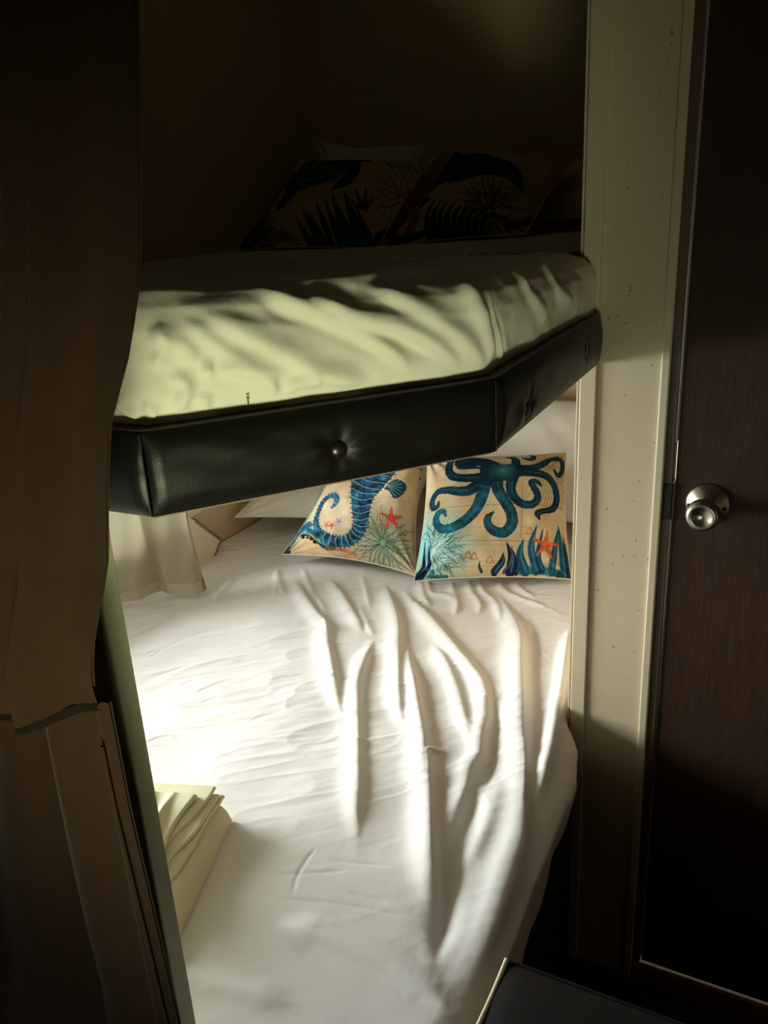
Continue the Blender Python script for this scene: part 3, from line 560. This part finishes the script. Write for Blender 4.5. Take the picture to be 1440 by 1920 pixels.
def dolphin():
    c = Canvas(300, [(10, 690), (965, 605), (1365, 65), (540, 55)], (190, 166, 124)); c.parchment(22)
    c.glow((760, 500), 200, (170, 160, 110), .6); c.fan((760, 520), 190, (30, 36, 40), 18, 10)
    for k in range(9): x = 330 + 45 * k; c.stroke([(x, 640), (x + 20, 520 + 8 * k), (x + 70, 440 + 12 * k)], [46, 30, 8], (20, 54, 70), 1, .5)
    c.stroke([(200, 620), (260, 540)], 60, (130, 64, 44), .7, .6); c.stroke([(0, 680), (200, 650), (420, 610)], [50, 40, 14], (18, 30, 60), .9, .6)
    c.stroke([(860, 590), (960, 560), (1060, 500)], 30, (60, 50, 90), .5, .5)
    c.star((1000, 80), 60, (40, 40, 100), 10); c.stroke([(880, 50), (1000, 40), (1120, 50), (1300, 45)], 12, (60, 36, 26), .9)
    c.stroke([(980, 400), (940, 310), (840, 240), (700, 210), (560, 210), (430, 260), (330, 330), (230, 410), (140, 500), (70, 570)], [20, 90, 150, 190, 190, 150, 100, 74, 50, 30], (20, 78, 84), 1, .6)
    c.stroke([(960, 360), (880, 300), (740, 270), (620, 300), (500, 330)], [20, 50, 70, 60, 20], (28, 62, 130), .9, .5)
    c.poly([(460, 190), (490, 70), (550, 60), (620, 100), (690, 115), (590, 150)], (20, 76, 76), 1, .4); c.stroke([(200, 430), (130, 560), (30, 650)], [40, 50, 80], (16, 46, 48), 1); c.stroke([(330, 430), (210, 520)], [50, 14], (16, 46, 48), 1)
    return c
CG = 'square sea-life printed throw cushions'
cushion('throw_cushion', [(-1.330, 1.845, .660), (-.905, 1.862, .652), (-1.005, 2.165, .905), (-1.335, 2.205, .855)], .058, 'square cushion printed with a blue seahorse and red starfish, tilted on the lower bunk', 'cushion', CG, seahorse(), seed=1, pinch=.10)
cushion('throw_cushion', [(-.893, 1.815, .660), (-.518, 1.982, .655), (-.622, 2.288, .905), (-.985, 2.125, .905)], .058, 'square cushion printed with a teal octopus and orange starfish by the pillar', 'cushion', CG, octopus(), seed=2, pinch=.05)
cushion('throw_cushion', [(-1.560, 2.085, 1.493), (-1.083, 2.075, 1.487), (-1.075, 2.44, 1.715), (-1.535, 2.44, 1.742)], .035, 'dim square cushion printed with a green sea turtle, left on the upper bunk', 'cushion', CG, turtle(), seed=3, pinch=.06)
cushion('throw_cushion', [(-1.068, 2.07, 1.489), (-.670, 2.05, 1.512), (-.625, 2.38, 1.702), (-1.0, 2.42, 1.730)], .035, 'dim square cushion printed with a leaping dolphin, right on the upper bunk', 'cushion', CG, dolphin(), seed=4, pinch=.06)

# ================= folded sheet on the lower bunk =================
def folded():
    # local frame: a = along the long right edge (towards the camera), b = to the left, away from that edge
    A = Vector((-.795, .880, .640)); E = Vector((-.700, .605, .640)); da = (E - A); L = da.length; da.normalize(); db = Vector((-da.y * -1, da.x * -1, 0)); db = Vector((da.y, -da.x, 0)); Wd = .26
    root = empty('folded_sheet', A); tag(root, 'pale cream bed sheet folded in a loose stack at the lower left of the bed', 'folded sheet')
    n, k = 120, 110
    lay = [(0.0, .040, .000), (.040, .007, .036), (.047, .007, .041), (.054, .007, .050), (.061, .009, .062)]
    for i, (z0, th, ins) in enumerate(lay):
        a = np.linspace(-.004 - [0, .010, .002, .014, -.018][i], L - [0, .05, .07, .09, .11][i], n)[:, None]; prof = []
        for t in np.linspace(0, 1, k):
            if i == 0: q = t / .30; prof.append((-.004 * math.sin(q * math.pi) + .036 * q ** 1.4, th * math.sin(min(q, 1) * math.pi / 2)) if q < 1 else (.036 + (t - .3) / .7 * (Wd - .036), th))
            elif t < .2: q = t / .2 * math.pi; prof.append((th / 2 * (1 - math.sin(q)), th / 2 * (1 - math.cos(q))))
            else: prof.append((th / 2 + (t - .2) / .8 * (Wd - ins - th / 2), th))
        pr = np.array(prof); b = ins + pr[None, :, 0] + a * 0; z = z0 + pr[None, :, 1] + a * 0
        aa = a + b * 0; far = np.clip(1 - aa / .12, 0, 1)
        b = b + (.010 * np.sin(aa * 24 + i * 1.7) + .006 * vnoise(aa * 22 + i * 5, z * 0 + i, 50)) * (i > 0) * np.clip(aa * 10, .2, 1) - .03 * (i > 0) * far * (1 - i * .08)
        z = z * (1 - .22 * np.clip(aa / L, 0, 1)) + .0025 * vnoise(aa * 30 + i * 3, b * 18, 30 + i) * (i > 0)
        if i == 4:
            for bb_, amp, w_ in ((.090, .011, .007), (.118, .016, .008), (.150, .010, .010), (.19, .007, .018)):
                cen = bb_ - .03 * (aa / L) + .006 * np.sin(aa * 30 + bb_ * 60); z = z + amp * np.exp(-((b - cen) / w_) ** 2) * np.clip(aa * 12, .2, 1)
        P = np.array(A)[None, None] + aa[..., None] * np.array(da) + b[..., None] * np.array(db); P[..., 2] = .636 + z
        gridmesh('fold_layer', P, M['cream'], root)
        for r_, sg in ((0, -1), (-1, 1)):
            e0 = P[r_]; lowz = .636 + z0 * (1 if r_ == 0 else .78); m1 = e0.copy(); m1[:, 2] = (e0[:, 2] + lowz) / 2; m1 += np.array(da) * sg * min(.004, th * .4); e1 = e0.copy(); e1[:, 2] = np.minimum(e0[:, 2], lowz)
            gridmesh('fold_end', np.stack([e0, m1, e1], 0), M['cream'], root)
    return root
folded()

# ================= linen curtain at the bunk window =================
lc = empty('linen_curtain', (-1.55, 1.5, .66)); tag(lc, 'short unbleached linen curtain hanging at the bunk window over the bed corner', 'curtain')
zs = np.linspace(1.245, .652, 90)
def lcur(ofs=0):
    R = []
    for z in zs:
        t = (1.245 - z) / .593; Lp = np.array([-1.590 + .010 * t, 1.475 - .05 * t]); Rp = np.array([np.interp(z, [.652, .80, 1.245], [-1.405, -1.500, -1.575]), np.interp(z, [.652, .80, 1.245], [1.590, 1.660, 1.70])])
        u = np.linspace(0, 1, 120)[:, None]; d_ = Rp - Lp; nn = np.array([d_[1], -d_[0]]); nn /= np.linalg.norm(nn)
        f = .016 * np.sin(u * 9.2 - .6 + .7 * t) + .006 * np.sin(u * 21 + t * 2) - .018 * np.exp(-((u - .42 - .10 * t) / .05) ** 2)
        p = Lp + d_ * u + nn * (f * (.5 + .5 * t)) + nn * ofs
        R.append(np.hstack([p, np.full_like(u, z) + .006 * np.sin(u * 6) * t]))
    return np.array(R)
G = lcur(); gridmesh('linen_panel', G, M['linen'], lc, extra=[lcur(-.002)])
H2 = lcur(.0015); gridmesh('hem', H2[-5:], M['linenhem'], lc, extra=[lcur(-.003)[-5:]]); gridmesh('side_hem', H2[:, :5], M['linenhem'], lc); gridmesh('side_hem', H2[:, -5:], M['linenhem'], lc)
tube('curtain_rod', [(-1.575, .57, 1.252), (-1.575, 1.2, 1.252), (-1.575, 1.82, 1.252)], .006, M['metal'], lc)
# turned-out lining corner behind it
def slab(name, pts, th, m, parent):
    bm = bmesh.new(); a = [bm.verts.new(p) for p in pts]; n = (Vector(pts[1]) - Vector(pts[0])).cross(Vector(pts[2]) - Vector(pts[0])).normalized()
    f = bm.faces.new(a); r = bmesh.ops.extrude_face_region(bm, geom=[f]); bmesh.ops.translate(bm, vec=n * th, verts=[v for v in r['geom'] if isinstance(v, bmesh.types.BMVert)])
    bmesh.ops.recalc_face_normals(bm, faces=bm.faces[:]); bmesh.ops.bevel(bm, geom=bm.edges[:], offset=th * .3, segments=2, affect='EDGES')
    me = D.meshes.new(name); bm.to_mesh(me); bm.free(); return link(name, me, m, parent)
LP = [(-1.57, 1.6941, 0.815), (-1.57, 1.7593, 0.7674), (-1.57, 1.8626, 0.6659), (-1.57, 1.7819, 0.5831), (-1.57, 1.7547, 0.5476), (-1.57, 1.6808, 0.5806)]
tag(slab('lining', LP, -.006, M['lining'], lc), 'cream lining corner turned out behind the linen')
cpt = np.array(LP).mean(0); ring = catmull(np.vstack([np.array(LP), LP[:1]]), 1)
tag(tube('edge_band', resamp(np.vstack([np.array(LP[1:4])]), 30), .008, M['liningb'], lc, 8), 'grey bound edge of the lining')

# ================= upper bunk =================
ub = empty('upper_bunk', (-1.0, 1.4, 1.33)); tag(ub, 'upper bunk with black padded vinyl edge board and three covered buttons', 'bunk')
BO = [(-1.610, .553), (-.552, .565), (-.3185, .868), (-.334, PY - .004)]
def inset(O, d_):
    O = np.array(O, float); R = []
    for i in range(len(O)):
        ns = []
        for a, b in ((i - 1, i), (i, i + 1)):
            if a < 0 or b >= len(O): continue
            t_ = O[b] - O[a]; t_ /= np.linalg.norm(t_); ns.append(np.array([-t_[1], t_[0]]))
        m_ = sum(ns) / len(ns); m_ /= (m_ @ m_); R.append(O[i] + m_ * d_)
    return np.array(R)
BI = inset(BO, .022); Z0, Z1 = 1.3295, 1.4135
BTN = [(1, -.441, .722, 1.3655), (2, -.3245, .975, 1.354), (2, -.331, 1.285, 1.374)]
segs = []
for s_ in range(3):
    a, b = np.array(BO[s_]), np.array(BO[s_ + 1]); ai, bi = BI[s_], BI[s_ + 1]; Ls = np.linalg.norm(b - a); nu = max(60, int(Ls / .003)); t_ = (b - a) / Ls; out = np.array([t_[1], -t_[0]])
    prof = []                                              # loop: (front 0..1 between outer and inner, z, pad weight)
    for v in np.linspace(0, 1, 36): prof.append((0, Z0 + (Z1 - Z0) * v, 1 - abs(2 * v - 1) ** 3.2, v))
    for q in np.linspace(.15, 1, 6): prof.append((q, Z1, 0, 1))
    for q in np.linspace(1, 0, 6)[:-1]: prof.append((q, Z0, 0, 0))
    R = []
    for fr_, z, pw, v in prof:
        u = np.linspace(0, 1, nu)[:, None]; p = (a + (b - a) * u) * (1 - fr_) + (ai + (bi - ai) * u) * fr_
        ue = u * Ls; e = np.clip(np.minimum(ue, Ls - ue) / .012, 0, 1); pad = .0095 * pw * (.35 + .65 * np.sqrt(e))
        pad = pad + pw * .003 * vnoise(ue[:, 0] * 22 + s_ * 5, z * 60 + ue[:, 0] * 0, 60)[:, None]
        for sg, bx, by, bz in BTN:
            if sg != s_: continue
            bu = (np.array([bx, by]) - a) @ t_; dx = ue - bu; dz = z - bz; dd = np.hypot(dx, dz); th_ = np.arctan2(dz, dx)
            pad = pad - .006 * np.exp(-(dd / .015) ** 2) * (1 if pw > 0 else 0) + pw * .0005 * np.cos(th_ * 6 + 1) * np.exp(-((dd - .02) / .014) ** 2)
        if s_ == 2: pad = pad * np.clip((Ls - ue) / .03, .0, 1) ** .5 
        xy = p + out * pad; zz = np.full_like(u, z) + (.0 if fr_ else 0) + (.0022 if v == 1 and fr_ == 0 else 0) * 0
        if s_ == 2: zz = zz + np.where(v > .5, -1, 1) * .006 * np.clip(1 - (Ls - ue) / .02, 0, 1) ** 2
        R.append(np.hstack([xy, zz]))
    G = np.array(R); G = np.concatenate([G, G[:1]], 0)
    caps = [np.stack([G[:36, 0], np.repeat(G[41:42, 0], 36, 0)], 0), np.stack([G[:36, -1], np.repeat(G[41:42, -1], 36, 0)], 0)]
    sg_ = gridmesh('padded_board', G, M['vinyl'], ub, extra=caps); segs.append((sg_, a, t_, out))
    if s_ < 2: tube('corner_seam', [(b[0], b[1] - .0, z) + np.zeros(3) + np.r_[out * .0035, 0] for z in np.linspace(Z0 + .002, Z1 - .002, 12)], .0008, M['vinyl'], sg_)
for sg, bx, by, bz in BTN:
    o_, a, t_, out = segs[sg]; bu = (np.array([bx, by]) - a) @ t_; p = a + t_ * bu + out * .0005
    lathe('button', [(.0098, -.002), (.0108, .001), (.0106, .004), (.0088, .0065), (.0055, .0082), (.0025, .0088), (.0002, .009)], (p[0], p[1], bz), (out[0], out[1], 0), M['button'], o_, 28)
pb = inset(BO, .006)
bm = bmesh.new(); poly = [(x, y) for x, y in pb] + [(-.372, PY - .004), (-.372, 2.56), (-1.608, 2.56)]
vs1 = [bm.verts.new((x, y, Z0 - .0035)) for x, y in poly]; f = bm.faces.new(vs1); r = bmesh.ops.extrude_face_region(bm, geom=[f]); bmesh.ops.translate(bm, vec=(0, 0, .0150), verts=[v for v in r['geom'] if isinstance(v, bmesh.types.BMVert)])  # pale base set slightly proud, imitating the window-lit line under the board
bmesh.ops.recalc_face_normals(bm, faces=bm.faces[:]); me = D.meshes.new('plywood_base'); bm.to_mesh(me); bm.free(); link('plywood_base', me, M['ply'], ub)

# upper mattress with its fitted sheet
um = empty('mattress', (-1.0, 1.6, 1.345)); tag(um, 'upper bunk mattress under a white fitted sheet drawn into diagonal folds', 'mattress')
V = upper_grid(); nt_, ns_ = V.shape[:2]
Ls = np.linalg.norm(np.diff(np.array(MO), axis=0), axis=1).sum(); la = np.linalg.norm(np.diff(np.array(MPROF), axis=0), axis=1).sum()
Sg = np.tile(np.linspace(0, 1, ns_) * Ls, (nt_, 1)); Tg = np.full((nt_, 1), 1.0) * 0 + np.r_[np.arange(190) / 189 * la, la + np.arange(1, nt_ - 189) * .03][:, None] + Sg * 0
H = relief(Sg, Tg, UP_STROKES)
H += .0055 * vnoise(Sg * 9 + Tg * 16, Tg * 22 - Sg * 6 + 7, 71) + .0028 * vnoise(Sg * 26 + Tg * 40, Tg * 50 - Sg * 16, 72) + .0008 * vnoise(Sg * 90, Tg * 90, 73)
H += .004 * vnoise(V[..., 0] * 8, V[..., 1] * 8, 74) * np.clip((Tg - .3) * 8, 0, 1)
H *= np.clip((2.56 - V[..., 1]) / .03, 0, 1) * np.clip((V[..., 0] + 1.605) / .03, 0, 1) * np.clip((PY - V[..., 1]) / .02 + (V[..., 0] < -.39) * 5, 0, 1) * np.clip(Tg / .05, .1, 1)
Nn = gnormals(V); Nn *= np.sign(Nn[..., 2:3].mean()); V = V + Nn * H[..., None]
us_ = gridmesh('fitted_sheet', V, M['usheet'], um)
box('mattress_core', (-1.595, .93, 1.345), (-.70, 2.54, 1.49), M['usheet'], um)
# small stitched T mark low on the sheet
TP = (-0.4931, 0.6536, 1.4266)
boxes('stitched_mark', [((TP[0] - .0018, TP[1] - .0006, TP[2] + .0028), (TP[0] + .0018, TP[1] + .0006, TP[2] + .0036)), ((TP[0] - .0005, TP[1] - .0006, TP[2] - .0036), (TP[0] + .0005, TP[1] + .0006, TP[2] + .0028))], M['black_mark'], um)

# ================= dark drape in the foreground =================
dr = empty('drape', (-.8, .4, .3)); tag(dr, 'floor-length dark brown drape gathered by a tie band at the left foreground', 'curtain')
XR = ([.3, .90, 1.007, 1.137, 1.19, 1.23, 1.26, 1.324, 1.47, 1.52, 1.566, 1.63, 1.708, 2.3], [-.445, -.461, -.466, -.473, -.4735, -.474, -.472, -.455, -.4195, -.392, -.374, -.361, -.348, -.32])
XF = ([.3, .751, 1.196, 1.375, 1.722, 2.3], [-.90, -.742, -.607, -.553, -.448, -.30])
def drape_rows(zs_, ofs=0, lower=False, n=560):
    R = []
    for z in zs_:
        xr = np.interp(z, *XR); W = max(.09, xr - np.interp(z, *XF)); xl = -1.16 if z > .9 else -1.16
        x = np.linspace(xr, xl, n); s_ = (xr - x) / W; g = np.clip(s_ / .05, 0, 1)
        if not lower:
            f = -.030 / (1 + np.exp(-(s_ - .27 - .06 * np.sin(z * 5)) / .030)) - .010 * np.exp(-((s_ - .40) / .06) ** 2) + .006 * np.exp(-((s_ - .55) / .1) ** 2) + .009 * np.exp(-((s_ - .86) / .11) ** 2) - .012 * np.exp(-((s_ - 1.02) / .06) ** 2) + .010 * np.sin(s_ * 5.2) * (s_ > 1.1)
        else:
            c0 = np.interp(z, [.5, .9, 1.2], [.46, .50, .68]); f = .022 * np.exp(-((s_ - c0) / .07) ** 2) - .012 * np.exp(-((s_ - c0 + .22) / .13) ** 2) - .010 * np.exp(-((s_ - c0 - .28) / .14) ** 2) - .003 * np.exp(-((s_ - .09) / .02) ** 2) + .010 * np.sin(s_ * 6) * (s_ > 1.1)
        R.append(np.stack([x + ofs * 0, .40 + f * g + ofs + .002 * vnoise(x * 60, x * 0 + z * 9, 80), x * 0 + z], 1))
    return np.array(R)
# the upper cloth blouses over the band, its lower rim dips towards the left
up = drape_rows(np.linspace(2.3, 1.245, 200)); k = np.clip((1.36 - up[..., 2]) / .115, 0, 1); sF = (np.interp(1.245, *XR) - up[..., 0]) / .13
up[..., 1] -= .012 * np.sin(k * math.pi * .8); up[..., 2] -= k * (.030 * np.clip(sF, 0, 1) * (1.3 - np.clip(sF, 0, 1)) + .0)
gridmesh('upper_cloth', up, M['drape'], dr, extra=[up[::4] + np.array([0, .003, 0])])
lo_ = drape_rows(np.linspace(1.238, .02, 220), .004, True); gridmesh('lower_cloth', lo_, M['drape'], dr, extra=[lo_[::4] + np.array([0, .003, 0])])
rim = up[-1, ::8]; tie = np.stack([rim + np.array([0, .000, .001]), rim + np.array([0, -.0015, -.004]), rim + np.array([0, .004, -.009])], 0); tag(gridmesh('tie_band', tie, M['tie'], dr), 'narrow dark tie band')
tube('edge_piping', [(np.interp(z, *XR) - .009, .397, z) for z in np.linspace(1.20, .05, 60)], .0014, M['drape'], dr)
tube('drape_rail', [(-1.58, .415, 2.31), (-.8, .415, 2.31), (-.1, .415, 2.31)], .009, M['metal'], dr)

# ================= dark upholstered seat, lower right =================
st_ = empty('upholstered_bench', (.1, .55, 0)); tag(st_, 'black upholstered bench end with piped edge coloured cream as if catching light at the lower right', 'bench')
SX0, SX1, SY0, SY1, SZ = -.2815, .60, .25, .8025, .66
box('bench_body', (SX0 + .004, SY0, .0), (SX1, SY1 - .004, SZ - .075), M['seat'], st_, .006)
def seat_top():
    n = 60; g = np.linspace(0, 1, n); u, v = np.meshgrid(g, g); cu, cv = 2 * u - 1, 2 * v - 1
    x = SX0 + (SX1 - SX0) * u; y = SY0 + (SY1 - SY0) * v; z = SZ - .012 + .016 * (1 - np.abs(cu) ** 6) ** .5 * (1 - np.abs(cv) ** 6) ** .5 + .003 * vnoise(u * 8, v * 7, 90)
    top = np.stack([x, y, z], -1); rg = np.concatenate([top[0], top[1:, -1], top[-1, ::-1][1:], top[::-1, 0][1:]], 0); low = rg.copy(); low[:, 2] = SZ - .073
    return top, np.stack([rg, (rg + low) / 2, low], 0)
tp, sd = seat_top(); gridmesh('seat_cushion', tp, M['seat'], st_, extra=[sd])
tag(tube('piping', [(SX0 - .0005, y, SZ - .010 + .002 * math.sin(y * 40)) for y in np.linspace(SY0, SY1, 50)], .0032, M['piping'], st_), 'piping along the left edge, caught light painted in as cream')
tube('piping', [(x, SY1, SZ - .0105) for x in np.linspace(SX0, SX1, 50)], .0026, M['seat'], st_)
